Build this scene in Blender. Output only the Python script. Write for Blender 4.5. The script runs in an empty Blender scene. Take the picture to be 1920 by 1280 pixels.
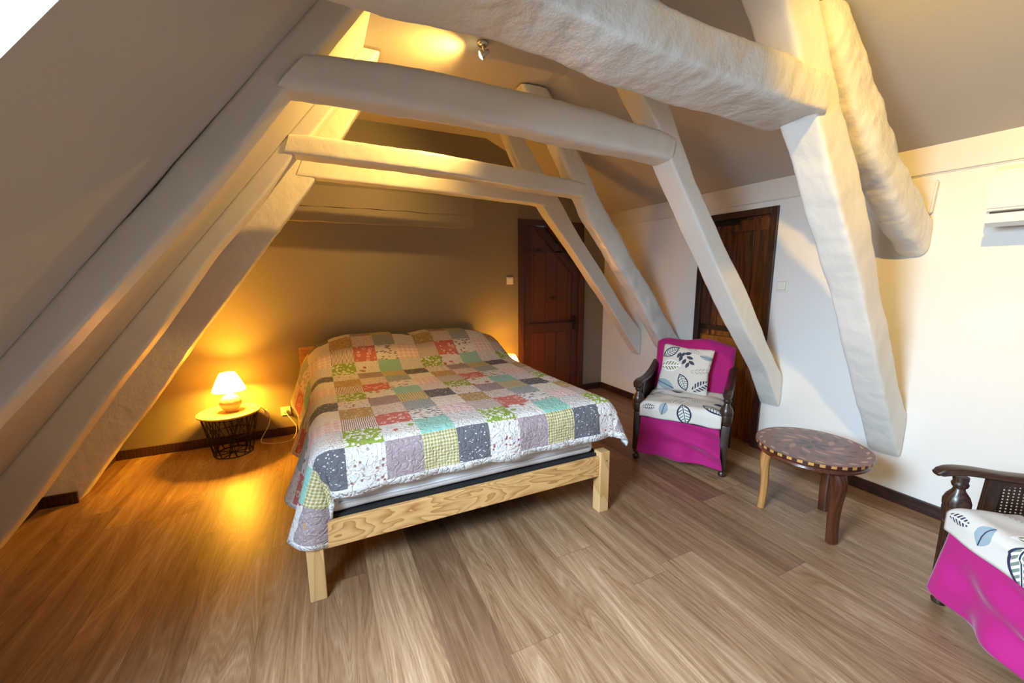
import bpy, bmesh, math, random
from math import sin, cos, pi, sqrt, atan2, radians, hypot
from mathutils import Vector, Matrix, noise

# ------------------------------------------------------------------ camera
sc = bpy.context.scene
C = sc.collection
CAM_F, CAM_PITCH, CAM_YAW, CAM_ROLL, CAM_H = 757.8, 9.298, 25.549, -0.281, 1.5
p_, y_, r_ = radians(CAM_PITCH), radians(CAM_YAW), radians(CAM_ROLL)
fwd = Vector((sin(y_)*cos(p_), cos(y_)*cos(p_), -sin(p_)))
rt = Vector((cos(y_), -sin(y_), 0)); up = rt.cross(fwd)
rt2 = rt*cos(r_) + up*sin(r_); up2 = up*cos(r_) - rt*sin(r_)
cd = bpy.data.cameras.new('camera'); cam = bpy.data.objects.new('camera', cd); C.objects.link(cam)
cd.sensor_width = 36; cd.lens = CAM_F*36/1920; cd.clip_start = .02
mw = Matrix((( rt2.x, up2.x, -fwd.x, 0), (rt2.y, up2.y, -fwd.y, 0), (rt2.z, up2.z, -fwd.z, CAM_H), (0, 0, 0, 1)))
cam.matrix_world = mw
sc.camera = cam

# ------------------------------------------------------------------ light
vs = sc.view_settings
sc.display_settings.display_device = 'sRGB'
vs.view_transform = 'Standard'; vs.look = 'None'; vs.gamma = 1; vs.use_curve_mapping = False
vs.exposure = -0.28
sc.cycles.use_denoising = True
sc.cycles.max_bounces = 10; sc.cycles.diffuse_bounces = 6
wd = bpy.data.worlds.new('sky'); sc.world = wd; wd.use_nodes = True
wd.node_tree.nodes['Background'].inputs[0].default_value = (.75, .85, 1, 1)
wd.node_tree.nodes['Background'].inputs[1].default_value = .6

def lamp(name, kind, loc, energy, col, target=None, parent=None, **kw):
    d = bpy.data.lights.new(name, kind); d.energy = energy; d.color = col
    for k, v in kw.items(): setattr(d, k, v)
    o = bpy.data.objects.new(name, d); C.objects.link(o); o.location = loc
    if target is not None:
        o.rotation_euler = (Vector(target)-Vector(loc)).to_track_quat('-Z', 'Y').to_euler()
    return o
DAY = (.60, .80, 1.0); WARM = (1.0, .45, .03)
XR, YB, YF, ZC = 3.364, 4.263, -1.6, 2.94
# daylight through the roof window in the left slope, and an added fill light, unseen, behind the camera
lamp('roof_window_daylight', 'AREA', (-.95, .61, 1.86), 245, DAY, (.85, .72, .42), shape='RECTANGLE', size=1.4, size_y=.88, spread=radians(114))
lamp('gable_fill_light', 'AREA', (1.3, YF-.12, 1.45), 4, DAY, (1.5, 2, 1.1), shape='RECTANGLE', size=1.0, size_y=1.1)

# ------------------------------------------------------------------ material helpers
def lin(c):
    return tuple(((v/255)/12.92 if v/255 <= .04045 else ((v/255+.055)/1.055)**2.4) for v in c)
class NT:
    def __init__(s, tree): s.t = tree; s.n = tree.nodes; s.l = tree.links
    def new(s, typ, **kw):
        n = s.n.new(typ)
        for k, v in kw.items(): setattr(n, k, v)
        return n
    def put(s, sock, v):
        if v is None: return
        if isinstance(v, bpy.types.NodeSocket): s.l.new(v, sock)
        elif isinstance(v, (tuple, list)):
            v = tuple(v)
            if sock.type == 'RGBA' and len(v) == 3: v = v+(1,)
            sock.default_value = v
        else: sock.default_value = v
    def math(s, op, a, b=None, c=None, clamp=False):
        n = s.new('ShaderNodeMath', operation=op); n.use_clamp = clamp
        for i, v in enumerate((a, b, c)): s.put(n.inputs[i], v)
        return n.outputs[0]
    def mix(s, f, a, b, mode='MIX'):
        n = s.new('ShaderNodeMix', data_type='RGBA', blend_type=mode)
        s.put(n.inputs[0], f); s.put(n.inputs[6], a); s.put(n.inputs[7], b)
        return n.outputs[2]
    def ramp(s, f, stops, interp='LINEAR'):
        n = s.new('ShaderNodeValToRGB'); n.color_ramp.interpolation = interp
        e = n.color_ramp.elements
        while len(e) < len(stops): e.new(.5)
        for i, (p, c) in enumerate(stops): e[i].position = p; e[i].color = tuple(c)+(1,)
        s.put(n.inputs[0], f); return n.outputs[0]
    def mapping(s, v, loc=(0, 0, 0), rot=(0, 0, 0), scale=(1, 1, 1), typ='POINT'):
        n = s.new('ShaderNodeMapping', vector_type=typ)
        s.put(n.inputs[0], v); s.put(n.inputs[1], loc); s.put(n.inputs[2], rot); s.put(n.inputs[3], scale)
        return n.outputs[0]
    def noise(s, v, scale=5, detail=3, rough=.5, dist=0, out=0):
        n = s.new('ShaderNodeTexNoise'); s.put(n.inputs['Vector'], v)
        s.put(n.inputs['Scale'], scale); s.put(n.inputs['Detail'], detail); s.put(n.inputs['Roughness'], rough); s.put(n.inputs['Distortion'], dist)
        return n.outputs[out]
    def voro(s, v, scale=5, feature='F1', out='Distance', rnd=1.0):
        n = s.new('ShaderNodeTexVoronoi', feature=feature); s.put(n.inputs['Vector'], v); s.put(n.inputs['Scale'], scale)
        if 'Randomness' in n.inputs: s.put(n.inputs['Randomness'], rnd)
        return n.outputs[out]
    def wave(s, v, scale=5, dist=0, detail=2, dscale=1, typ='BANDS', dir='X'):
        n = s.new('ShaderNodeTexWave', wave_type=typ)
        if typ == 'BANDS': n.bands_direction = dir
        else: n.rings_direction = dir
        s.put(n.inputs['Vector'], v); s.put(n.inputs['Scale'], scale); s.put(n.inputs['Distortion'], dist)
        s.put(n.inputs['Detail'], detail); s.put(n.inputs['Detail Scale'], dscale)
        return n.outputs['Fac']
    def coord(s, which='Object'): return s.new('ShaderNodeTexCoord').outputs[which]
    def sep(s, v):
        n = s.new('ShaderNodeSeparateXYZ'); s.put(n.inputs[0], v); return n.outputs
    def comb(s, x=0, y=0, z=0):
        n = s.new('ShaderNodeCombineXYZ')
        for i, v in enumerate((x, y, z)): s.put(n.inputs[i], v)
        return n.outputs[0]
    def bump(s, h, strength=.3, dist=.01):
        n = s.new('ShaderNodeBump'); s.put(n.inputs['Height'], h); s.put(n.inputs['Strength'], strength); s.put(n.inputs['Distance'], dist)
        return n.outputs[0]

def material(name):
    m = bpy.data.materials.new(name); m.use_nodes = True
    nt = NT(m.node_tree); b = nt.n['Principled BSDF']
    return m, nt, b
def finish(nt, b, col, rough=.5, normal=None, **kw):
    nt.put(b.inputs['Base Color'], col); nt.put(b.inputs['Roughness'], rough)
    if normal is not None: nt.put(b.inputs['Normal'], normal)
    for k, v in kw.items(): nt.put(b.inputs[k], v)

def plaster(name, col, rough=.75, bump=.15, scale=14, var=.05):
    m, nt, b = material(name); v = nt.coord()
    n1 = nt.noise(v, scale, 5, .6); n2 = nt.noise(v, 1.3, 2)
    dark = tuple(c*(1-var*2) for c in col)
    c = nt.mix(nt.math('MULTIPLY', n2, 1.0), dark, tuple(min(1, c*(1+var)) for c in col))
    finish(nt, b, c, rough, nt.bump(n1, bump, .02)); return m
def simple(name, col, rough=.5, metal=0, bump=0, scale=60, var=.08, **kw):
    m, nt, b = material(name); v = nt.coord()
    n = nt.noise(v, scale, 3)
    c = nt.mix(n, tuple(x*(1-var) for x in col), tuple(min(1, x*(1+var)) for x in col))
    finish(nt, b, c, rough, nt.bump(n, bump, .004) if bump else None, Metallic=metal, **kw); return m
def wood(name, light, dark, rough=.4, scale=(14, 14, 1.2), ring=6, dist=4, bump=.08, axis='X', knots=False, coat=0):
    """long grain runs along the axis with the small scale value"""
    m, nt, b = material(name); v = nt.coord()
    mv = nt.mapping(v, scale=scale)
    w = nt.wave(mv, ring, dist, 3, .8, dir=axis)
    fine = nt.noise(nt.mapping(v, scale=tuple(s*9 for s in scale)), 2, 3, .6)
    f = nt.math('MULTIPLY_ADD', w, .65, nt.math('MULTIPLY', fine, .45))
    c = nt.ramp(f, [(.15, dark), (.8, light)])
    if knots:
        k = nt.voro(nt.mapping(v, scale=(2.2, 2.2, 5)), 1.3)
        c = nt.mix(nt.math('LESS_THAN', k, .13), c, tuple(x*.5 for x in dark))
    finish(nt, b, c, rough, nt.bump(f, bump, .004)); b.inputs['Coat Weight'].default_value = coat
    return m

M = {}
M['wall'] = plaster('white_wall_paint', (.72, .71, .68), .7, .06, 18, .02)
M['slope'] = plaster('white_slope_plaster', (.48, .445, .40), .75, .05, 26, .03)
M['olive'] = plaster('olive_grey_wall_paint', (.205, .175, .125), .65, .10, 16, .04)
M['olive2'] = plaster('olive_beam_paint', (.25, .215, .155), .6, .25, 9, .05)
m, nt, b = material('white_painted_timber'); v = nt.coord()
n1 = nt.noise(v, 9, 6, .65); n2 = nt.voro(nt.mapping(v, scale=(1, 1.6, 1)), 17, 'SMOOTH_F1')
n3 = nt.noise(nt.mapping(v, scale=(.6, 1, .6)), 55, 4, .6)
h = nt.math('ADD', nt.math('MULTIPLY', n1, .8), nt.math('MULTIPLY_ADD', n2, .5, nt.math('MULTIPLY', n3, .18)))
spk = nt.math('LESS_THAN', nt.noise(v, 38, 2), .2)
finish(nt, b, nt.mix(nt.noise(v, 2.5, 3), (.66, .64, .585), (.74, .72, .68)), .36, nt.bump(h, .22, .02)); M['timber'] = m
m, nt, b = material('rough_hewn_white_timber'); v = nt.coord()
n1 = nt.noise(nt.mapping(v, scale=(12, 5, 5)), 1, 4, .5, .8); n2 = nt.noise(v, 11, 5, .65); n3 = nt.voro(v, 15, 'SMOOTH_F1'); n4 = nt.noise(v, 60, 3)
h = nt.math('ADD', nt.math('ADD', nt.math('MULTIPLY', n1, .35), nt.math('MULTIPLY', n2, .8)), nt.math('MULTIPLY_ADD', n3, .5, nt.math('MULTIPLY', n4, .1)))
finish(nt, b, nt.mix(nt.noise(v, 2.5, 3), (.64, .62, .565), (.72, .70, .66)), .30, nt.bump(h, .32, .03)); M['timber_rough'] = m
m, nt, b = material('smooth_white_timber'); v = nt.coord()
n1 = nt.noise(v, 7, 5, .6)
finish(nt, b, nt.mix(nt.noise(v, 2.5, 3), (.62, .60, .555), (.70, .68, .64)), .42, nt.bump(n1, .15, .02)); M['timber_flat'] = m

# laminate floor
m, nt, b = material('oak_laminate'); v = nt.coord(); s = nt.sep(v)
PW, PL = .2325, 1.38
px = nt.math('DIVIDE', nt.math('SUBTRACT', s[0], .36), PW); ix = nt.math('FLOOR', px); fx = nt.math('FRACT', px)
wn = nt.new('ShaderNodeTexWhiteNoise', noise_dimensions='1D'); nt.put(wn.inputs['W'], ix); off = wn.outputs['Value']
py = nt.math('ADD', nt.math('DIVIDE', s[1], PL), nt.math('MULTIPLY', off, 7.3)); iy = nt.math('FLOOR', py); fy = nt.math('FRACT', py)
wn2 = nt.new('ShaderNodeTexWhiteNoise', noise_dimensions='2D'); nt.put(wn2.inputs['Vector'], nt.comb(ix, iy, 0)); rnd = wn2.outputs['Value']; rcol = wn2.outputs['Color']
# each laminate board carries printed strips, so the grain is shifted board by board
shift = nt.new('ShaderNodeVectorMath', operation='MULTIPLY_ADD'); nt.put(shift.inputs[0], rcol); shift.inputs[1].default_value = (7, 9, 5); nt.put(shift.inputs[2], v)
gv = nt.mapping(shift.outputs[0], scale=(5.5, .50, 1))
broad = nt.noise(gv, 1.0, 2, .5, .35)
rings = nt.math('FRACT', nt.math('MULTIPLY', broad, 34))
tri = nt.math('ABSOLUTE', nt.math('SUBTRACT', nt.math('MULTIPLY', rings, 2), 1))
fineg = nt.noise(nt.mapping(shift.outputs[0], scale=(60, 2.6, 1)), 1, 6, .75)
streak = nt.noise(nt.mapping(shift.outputs[0], scale=(16, .55, 1)), 1, 3, .6)
cats = nt.math('ABSOLUTE', nt.math('SUBTRACT', nt.math('MULTIPLY', nt.math('FRACT', nt.math('MULTIPLY', broad, 8)), 2), 1))
pores = nt.noise(nt.mapping(shift.outputs[0], scale=(260, 9, 1)), 1, 2, .6)
g = nt.math('ADD', nt.math('ADD', nt.math('MULTIPLY', tri, .09), nt.math('MULTIPLY', cats, .10)), nt.math('ADD', nt.math('MULTIPLY', nt.math('ADD', nt.math('MULTIPLY', fineg, .55), nt.math('MULTIPLY', pores, .45)), .46), nt.math('MULTIPLY', streak, .36)))
c = nt.ramp(g, [(.29, (.098, .045, .018)), (.43, (.205, .113, .056)), (.56, (.290, .178, .100)), (.72, (.420, .295, .187))])
tint = nt.ramp(rnd, [(0, (.60, .52, .47)), (.25, (.85, .78, .72)), (.6, (1.0, .97, .93)), (1, (1.16, 1.15, 1.13))])
c = nt.mix(1.0, c, tint, 'MULTIPLY')
dash = nt.math('GREATER_THAN', nt.noise(nt.mapping(shift.outputs[0], scale=(330, 16, 1)), 1, 2, .6), .60)
c = nt.mix(nt.math('MULTIPLY', dash, .30), c, (.10, .05, .022))
knot = nt.voro(nt.mapping(shift.outputs[0], scale=(3.2, .9, 1)), 1.0)
c = nt.mix(nt.math('MULTIPLY', nt.math('LESS_THAN', knot, .05), .55), c, (.13, .07, .035))
ex = nt.math('LESS_THAN', nt.math('MINIMUM', fx, nt.math('SUBTRACT', 1, fx)), .006)
ey = nt.math('LESS_THAN', nt.math('MINIMUM', fy, nt.math('SUBTRACT', 1, fy)), .0012)
edge = nt.math('MAXIMUM', ex, ey)
c = nt.mix(nt.math('MULTIPLY', edge, .55), c, (.10, .06, .035))
finish(nt, b, c, nt.math('MULTIPLY_ADD', fineg, .12, .36), nt.bump(nt.math('SUBTRACT', nt.math('MULTIPLY', g, .25), edge), .12, .004)); M['floor'] = m

M['dark_wood'] = wood('dark_mahogany', (.060, .019, .009), (.014, .004, .002), .42, (16, 16, 1.1), 4, 5)
M['door_wood'] = wood('reddish_door_planks', (.105, .030, .009), (.020, .005, .002), .38, (11, 11, .9), 3.5, 7, knots=True)
M['base_wood'] = wood('dark_baseboard_wood', (.050, .018, .010), (.018, .006, .004), .4, (3, 3, 14), 4, 4)
M['iron'] = simple('black_iron', (.012, .011, .010), .5, .6)
def cathedral(name, light, dark, scale, k, rough=.42):
    m, nt, b = material(name); v = nt.coord(); mv = nt.mapping(v, scale=scale)
    br = nt.noise(mv, 1.0, 2, .5, .5); f = nt.math('FRACT', nt.math('MULTIPLY', br, k)); fn = nt.noise(nt.mapping(v, scale=tuple(q*12 for q in scale)), 1, 3)
    c = nt.ramp(nt.math('ADD', nt.math('MULTIPLY', nt.math('POWER', f, 2.2), .8), nt.math('MULTIPLY', fn, .3)), [(.12, light), (.55, tuple((a+d)/2 for a, d in zip(light, dark))), (.95, dark)])
    finish(nt, b, c, rough); return m
M['pine_x'] = cathedral('pine_along_rail', (.67, .385, .15), (.38, .165, .05), (2.2, 6, 9), 11)
M['pine'] = cathedral('pine_upright', (.64, .39, .17), (.50, .27, .10), (5, 5, .8), 7)
M['pine_head'] = cathedral('orange_pine_panel', (.60, .31, .10), (.45, .20, .05), (1.2, 6, 6), 8)
M['chair_wood'] = wood('dark_turned_oak', (.050, .021, .010), (.012, .005, .003), .38, (9, 9, 2), 3, 4, coat=.15)
M['white_cloth'] = simple('white_mattress_cloth', (.62, .61, .61), .85, bump=.3, scale=90, var=.05)
M['black_base'] = simple('black_slat_base', (.012, .011, .011), .7)
M['plastic'] = simple('cream_white_plastic', (.74, .72, .66), .35, var=.02)
M['plastic_lip'] = simple('grey_plastic_seam', (.42, .40, .37), .4, var=.02)
M['slot'] = simple('dark_slot', (.02, .015, .012), .6)
M['chrome'] = simple('brushed_nickel', (.62, .60, .56), .28, 1.0, var=.03)
M['yellow_top'] = simple('oak_veneer_tray_top', (.62, .42, .17), .45, bump=.05, scale=25, var=.1)
M['basket'] = simple('black_wire', (.010, .009, .009), .5, .4)
M['ceramic'] = simple('glazed_cream_ceramic', (.72, .56, .34), .22, bump=.1, scale=30)
M['cord'] = simple('white_cable', (.78, .74, .68), .45)

# magenta slip cover
m, nt, b = material('magenta_cotton'); v = nt.coord()
n = nt.noise(v, 260, 2); n2 = nt.noise(v, 5, 3)
finish(nt, b, nt.mix(n2, (.33, .0006, .115), (.43, .0015, .160)), .85, nt.bump(n, .15, .002)); b.inputs['Sheen Weight'].default_value = .15; M['magenta'] = m

# lamp shade and bulbs
m, nt, b = material('translucent_lamp_shade')
tr = nt.new('ShaderNodeBsdfTranslucent'); tr.inputs[0].default_value = (1.0, .88, .60, 1)
df = nt.new('ShaderNodeBsdfDiffuse'); df.inputs[0].default_value = (.92, .84, .66, 1)
mx = nt.new('ShaderNodeMixShader'); mx.inputs[0].default_value = .2; nt.l.new(tr.outputs[0], mx.inputs[1]); nt.l.new(df.outputs[0], mx.inputs[2])
nt.l.new(mx.outputs[0], nt.n['Material Output'].inputs[0]); M['shade'] = m
def emit(name, col, st):
    m, nt, b = material(name); nt.put(b.inputs['Base Color'], col); nt.put(b.inputs['Emission Color'], col); nt.put(b.inputs['Emission Strength'], st); return m
M['bulb'] = emit('glowing_bulb', (1, .62, .22), 25)
M['halogen'] = emit('halogen_face', (1, .78, .45), 30)

# ------------------------------------------------------------------ leaf-print fabric
def leaf_group():
    g = bpy.data.node_groups.new('leaf_print', 'ShaderNodeTree')
    g.interface.new_socket('Vector', in_out='INPUT', socket_type='NodeSocketVector')
    for o in ('Inside', 'Outline', 'Barbs', 'Midrib'): g.interface.new_socket(o, in_out='OUTPUT', socket_type='NodeSocketFloat')
    nt = NT(g); gi = nt.new('NodeGroupInput'); go = nt.new('NodeGroupOutput')
    s = nt.sep(gi.outputs[0]); u, w = s[0], s[1]; aw = nt.math('ABSOLUTE', w)
    e = nt.math('SUBTRACT', 1, nt.math('MULTIPLY', u, u))
    d = nt.math('SUBTRACT', aw, e); inu = nt.math('LESS_THAN', nt.math('ABSOLUTE', u), 1.05)
    ins = nt.math('MULTIPLY', nt.math('LESS_THAN', d, 0), inu)
    outl = nt.math('MULTIPLY', nt.math('LESS_THAN', nt.math('ABSOLUTE', d), .13), inu)
    bb = nt.math('GREATER_THAN', nt.math('SINE', nt.math('MULTIPLY', nt.math('SUBTRACT', u, nt.math('MULTIPLY', aw, .35)), 22)), -.1)
    bz = nt.math('MULTIPLY', nt.math('LESS_THAN', aw, nt.math('MULTIPLY', e, .86)), nt.math('GREATER_THAN', aw, .14))
    barbs = nt.math('MULTIPLY', nt.math('MULTIPLY', bb, bz), inu)
    mid = nt.math('MULTIPLY', nt.math('LESS_THAN', aw, .07), nt.math('LESS_THAN', nt.math('ABSOLUTE', u), .95))
    for i, q in enumerate((ins, outl, barbs, mid)): nt.l.new(q, go.inputs[i])
    return g
LEAF = leaf_group()
NAVY, OLIVE, SAGE, BLUE, GREY = (.018, .022, .055), (.23, .22, .10), (.20, .24, .19), (.20, .30, .36), (.32, .33, .31)
def add_leaf(nt, vec, c, cx, cy, ang, L, W, style):
    mv = nt.mapping(vec, (cx, cy, 0), (0, 0, radians(ang)), (L, W, 1), 'TEXTURE')
    g = nt.new('ShaderNodeGroup'); g.node_tree = LEAF; nt.put(g.inputs[0], mv)
    I, O, B, R = g.outputs
    if style == 'outlined':
        c = nt.mix(nt.math('MULTIPLY', I, .9), c, (.80, .79, .74)); c = nt.mix(B, c, SAGE); c = nt.mix(O, c, NAVY); c = nt.mix(R, c, NAVY)
    elif style == 'olive':
        c = nt.mix(O, c, (.82, .81, .77)); c = nt.mix(I, c, (.82, .81, .78)); c = nt.mix(B, c, OLIVE)
    elif style == 'navy':
        c = nt.mix(I, c, NAVY); c = nt.mix(nt.math('MULTIPLY', R, .6), c, GREY)
    elif style == 'fern':
        c = nt.mix(nt.math('MULTIPLY', B, .75), c, GREY)
    elif style == 'darkfern':
        c = nt.mix(B, c, NAVY)
    elif style == 'blue':
        c = nt.mix(nt.math('MULTIPLY', I, .8), c, BLUE); c = nt.mix(nt.math('MULTIPLY', R, 1), c, NAVY)
    return c
m, nt, b = material('cream_leaf_print_cotton'); uv = nt.coord('UV')
c = nt.mix(nt.noise(uv, 3, 2), (.60, .54, .47), (.70, .65, .58))
# u,v in metres.  0..0.45 = scatter cushion,  0.6..1.3 = seat pad
LV = [(.085, .345, 38, .075, .034, 'outlined'), (.10, .225, 8, .085, .046, 'olive'), (.225, .10, -62, .072, .036, 'outlined'),
      (.345, .215, 14, .095, .026, 'fern'), (.08, .06, -18, .085, .040, 'blue'), (.375, .335, -10, .06, .02, 'blue'), (.275, .375, -15, .07, .02, 'fern'),
      (.36, .09, 40, .085, .045, 'darkfern')]
for (x, y, a) in ((.185, .335, 40), (.225, .350, 15), (.245, .315, -12), (.265, .275, -30), (.175, .30, 75), (.205, .275, 65), (.235, .25, 70), (.155, .325, 70)):
    LV.append((x, y, a, .030, .013, 'navy'))
LV += [(.70, .42, 25, .07, .02, 'darkfern'), (.92, .22, 62, .075, .042, 'olive'), (1.18, .17, -28, .085, .045, 'outlined'), (.70, .10, 4, .06, .025, 'darkfern'),
       (.98, .08, -75, .075, .05, 'outlined'), (.82, .10, 75, .05, .035, 'blue'), (1.04, .28, 20, .07, .035, 'olive'), (.95, .36, 35, .06, .03, 'blue'),
       (1.15, .42, -15, .09, .02, 'fern'), (.72, .27, 12, .07, .02, 'fern'), (1.22, .31, 40, .06, .022, 'navy'), (.86, .47, -12, .05, .014, 'navy'), (1.08, .50, -20, .08, .03, 'olive'), (.66, .35, -30, .05, .012, 'navy')]
for L in LV: c = add_leaf(nt, uv, c, *L)
n = nt.noise(nt.coord(), 300, 2)
finish(nt, b, c, .85, nt.bump(n, .12, .002)); M['leaf'] = m

# ------------------------------------------------------------------ patchwork prints (uv in metres)
PUCK = {}
def fabric(name, fn):
    m, nt, b = material(name); uv = nt.coord('UV')
    c = fn(nt, uv)
    w1 = nt.noise(uv, 55, 3, .6, 1.2)
    w2 = nt.math('ABSOLUTE', nt.math('SUBTRACT', nt.noise(uv, 26, 1, .5, .6), .5))
    h = nt.math('ADD', nt.math('MULTIPLY', w1, .25), nt.math('MULTIPLY', nt.math('MINIMUM', w2, .10), 7))
    finish(nt, b, c, .9, nt.bump(h, .65, .006)); return m
WH = (.67, .635, .60)
def f_berries(nt, uv):
    d = nt.voro(uv, 42); col = nt.voro(uv, 42, out='Color'); r = nt.sep(col)
    c = nt.mix(nt.math('LESS_THAN', d, .30), WH, nt.ramp(r[0], [(0, (.30, .10, .09)), (.35, (.36, .30, .24)), (.6, (.55, .60, .64)), (.85, (.28, .14, .12))], 'CONSTANT'))
    return nt.mix(nt.math('LESS_THAN', nt.voro(uv, 95), .25), c, (.45, .32, .28))
def f_mauve(nt, uv): return nt.mix(nt.math('LESS_THAN', nt.voro(uv, 80), .28), (.33, .25, .26), (.46, .38, .38))
def f_ging(nt, uv):
    s = nt.sep(uv); a = nt.math('GREATER_THAN', nt.math('SINE', nt.math('MULTIPLY', s[0], 400)), 0); b2 = nt.math('GREATER_THAN', nt.math('SINE', nt.math('MULTIPLY', s[1], 400)), 0)
    return nt.mix(nt.math('MULTIPLY', nt.math('ADD', a, b2), .5), (.64, .58, .38), (.30, .235, .07))
def f_dark(nt, uv):
    d = nt.voro(nt.mapping(uv, rot=(0, 0, .6), scale=(1, 1.8, 1)), 44); return nt.mix(nt.math('LESS_THAN', d, .21), (.125, .12, .13), (.66, .65, .64))
def f_green(nt, uv):
    d = nt.voro(uv, 40, rnd=.85); c = nt.mix(nt.math('LESS_THAN', d, .44), (.27, .35, .06), (.72, .72, .62))
    c = nt.mix(nt.math('LESS_THAN', d, .17), c, (.16, .17, .09)); return c
def f_redfl(nt, uv):
    d = nt.voro(uv, 17); col = nt.sep(nt.voro(uv, 17, out='Color'))
    c = nt.mix(nt.math('LESS_THAN', d, .30), WH, nt.ramp(col[0], [(0, (.46, .10, .11)), (.6, (.24, .34, .10))], 'CONSTANT'))
    return nt.mix(nt.math('LESS_THAN', nt.voro(uv, 62), .24), c, (.36, .40, .22))
def f_teal(nt, uv): return nt.mix(nt.noise(uv, 40, 2), (.245, .46, .385), (.30, .52, .44))
def f_speck(nt, uv): return nt.mix(nt.math('LESS_THAN', nt.noise(uv, 190, 1), .43), WH, (.36, .31, .31))
def f_stripe(nt, uv):
    s = nt.sep(uv); return nt.mix(nt.math('GREATER_THAN', nt.math('SINE', nt.math('MULTIPLY', s[0], 620)), .1), (.72, .66, .60), (.27, .16, .13))
def f_coral(nt, uv):
    d = nt.voro(uv, 26, rnd=.9); ring = nt.math('LESS_THAN', nt.math('ABSOLUTE', nt.math('SUBTRACT', d, .30)), .07); return nt.mix(ring, (.52, .15, .125), (.72, .50, .44))
def f_leaf(nt, uv):
    d = nt.voro(nt.mapping(uv, rot=(0, 0, -.5), scale=(1, 1.9, 1)), 27); return nt.mix(nt.math('LESS_THAN', d, .34), WH, (.22, .15, .13))
def f_pink(nt, uv):
    s = nt.sep(uv); a = nt.math('GREATER_THAN', nt.math('SINE', nt.math('MULTIPLY', s[0], 150)), .3); b2 = nt.math('GREATER_THAN', nt.math('SINE', nt.math('MULTIPLY', s[1], 150)), .3)
    return nt.mix(nt.math('MULTIPLY', nt.math('ADD', a, b2), .5), (.66, .47, .44), (.78, .66, .62))
def f_ochre(nt, uv): return nt.mix(nt.math('LESS_THAN', nt.voro(uv, 44), .3), (.42, .29, .125), (.60, .47, .28))
def f_pinkcream(nt, uv): return nt.mix(nt.math('LESS_THAN', nt.voro(uv, 60), .3), (.62, .54, .48), (.46, .29, .26))
def f_bluegrey(nt, uv): return nt.mix(nt.noise(uv, 60, 2), (.27, .31, .31), (.36, .39, .38))
def f_cream(nt, uv): return nt.mix(nt.math('LESS_THAN', nt.voro(uv, 75), .22), (.70, .65, .58), (.52, .46, .42))
def f_edge(nt, uv): return nt.mix(nt.math('LESS_THAN', nt.voro(uv, 70), .3), (.72, .71, .70), (.40, .36, .36))
def f_back(nt, uv): return nt.mix(nt.math('LESS_THAN', nt.voro(uv, 60), .24), (.68, .73, .76), (.42, .52, .58))
MOTIF = [['berries', 'mauve', 'ging', 'dark'], ['green', 'redfl', 'teal', 'speck'], ['stripe', 'coral', 'leaf', 'pink'], ['ochre', 'pinkcream', 'bluegrey', 'cream']]
PRN = [n for r in MOTIF for n in r]+['edge', 'back']
PRM = [fabric('quilt_print_'+n, globals()['f_'+n]) for n in PRN]

# ------------------------------------------------------------------ mesh helpers
def obj(name, bm, mat, parent=None, smooth=False, label=None, loc=None):
    me = bpy.data.meshes.new(name); bm.normal_update(); bm.to_mesh(me); bm.free()
    for mm in (mat if isinstance(mat, (list, tuple)) else [mat]): me.materials.append(mm)
    if smooth:
        for f in me.polygons: f.use_smooth = True
    o = bpy.data.objects.new(name, me); C.objects.link(o)
    if parent: o.parent = parent
    if label: o['label'] = label
    if loc: o.location = loc
    return o
def sharp(o, deg=40):
    o.data.set_sharp_from_angle(angle=radians(deg)) if hasattr(o.data, 'set_sharp_from_angle') else None
    return o
def thing(name, label, cat, loc=(0, 0, 0), rz=0, group=None):
    o = bpy.data.objects.new(name, None); C.objects.link(o); o.empty_display_size = .1
    o.location = loc; o.rotation_euler = (0, 0, rz); o['label'] = label; o['category'] = cat
    if group: o['group'] = group
    return o
def tag(o, label, cat, group=None):
    o['label'] = label; o['category'] = cat
    if group: o['group'] = group
    return o
def struct(o): o['kind'] = 'structure'; return o
def box(bm, x0, x1, y0, y1, z0, z1, bev=0, seg=2, mi=0):
    vs_ = [bm.verts.new(p) for p in ((x0, y0, z0), (x1, y0, z0), (x1, y1, z0), (x0, y1, z0), (x0, y0, z1), (x1, y0, z1), (x1, y1, z1), (x0, y1, z1))]
    fs = [bm.faces.new([vs_[i] for i in f]) for f in ((3, 2, 1, 0), (4, 5, 6, 7), (0, 1, 5, 4), (1, 2, 6, 5), (2, 3, 7, 6), (3, 0, 4, 7))]
    for f in fs: f.material_index = mi
    if bev:
        es = list({e for f in fs for e in f.edges})
        bmesh.ops.bevel(bm, geom=es, offset=bev, segments=seg, affect='EDGES', profile=.5)
    return vs_
def lathe(bm, prof, n=32, c=(0, 0, 0), cap=True):
    rings = []
    for r, z in prof: rings.append([bm.verts.new((c[0]+r*cos(2*pi*i/n), c[1]+r*sin(2*pi*i/n), c[2]+z)) for i in range(n)])
    for a, b2 in zip(rings, rings[1:]):
        for i in range(n): bm.faces.new((a[i], a[(i+1) % n], b2[(i+1) % n], b2[i]))
    if cap:
        bm.faces.new(list(reversed(rings[0]))); bm.faces.new(rings[-1])
    return rings
def frames(pts):
    out = []; prev = None
    for i, p in enumerate(pts):
        t = (pts[min(i+1, len(pts)-1)]-pts[max(i-1, 0)]).normalized()
        if prev is None:
            a = Vector((0, 0, 1)) if abs(t.z) < .9 else Vector((1, 0, 0)); u = (a-t*a.dot(t)).normalized()
        else: u = (prev-t*prev.dot(t)).normalized()
        prev = u; out.append((p, t, u, t.cross(u)))
    return out
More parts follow.
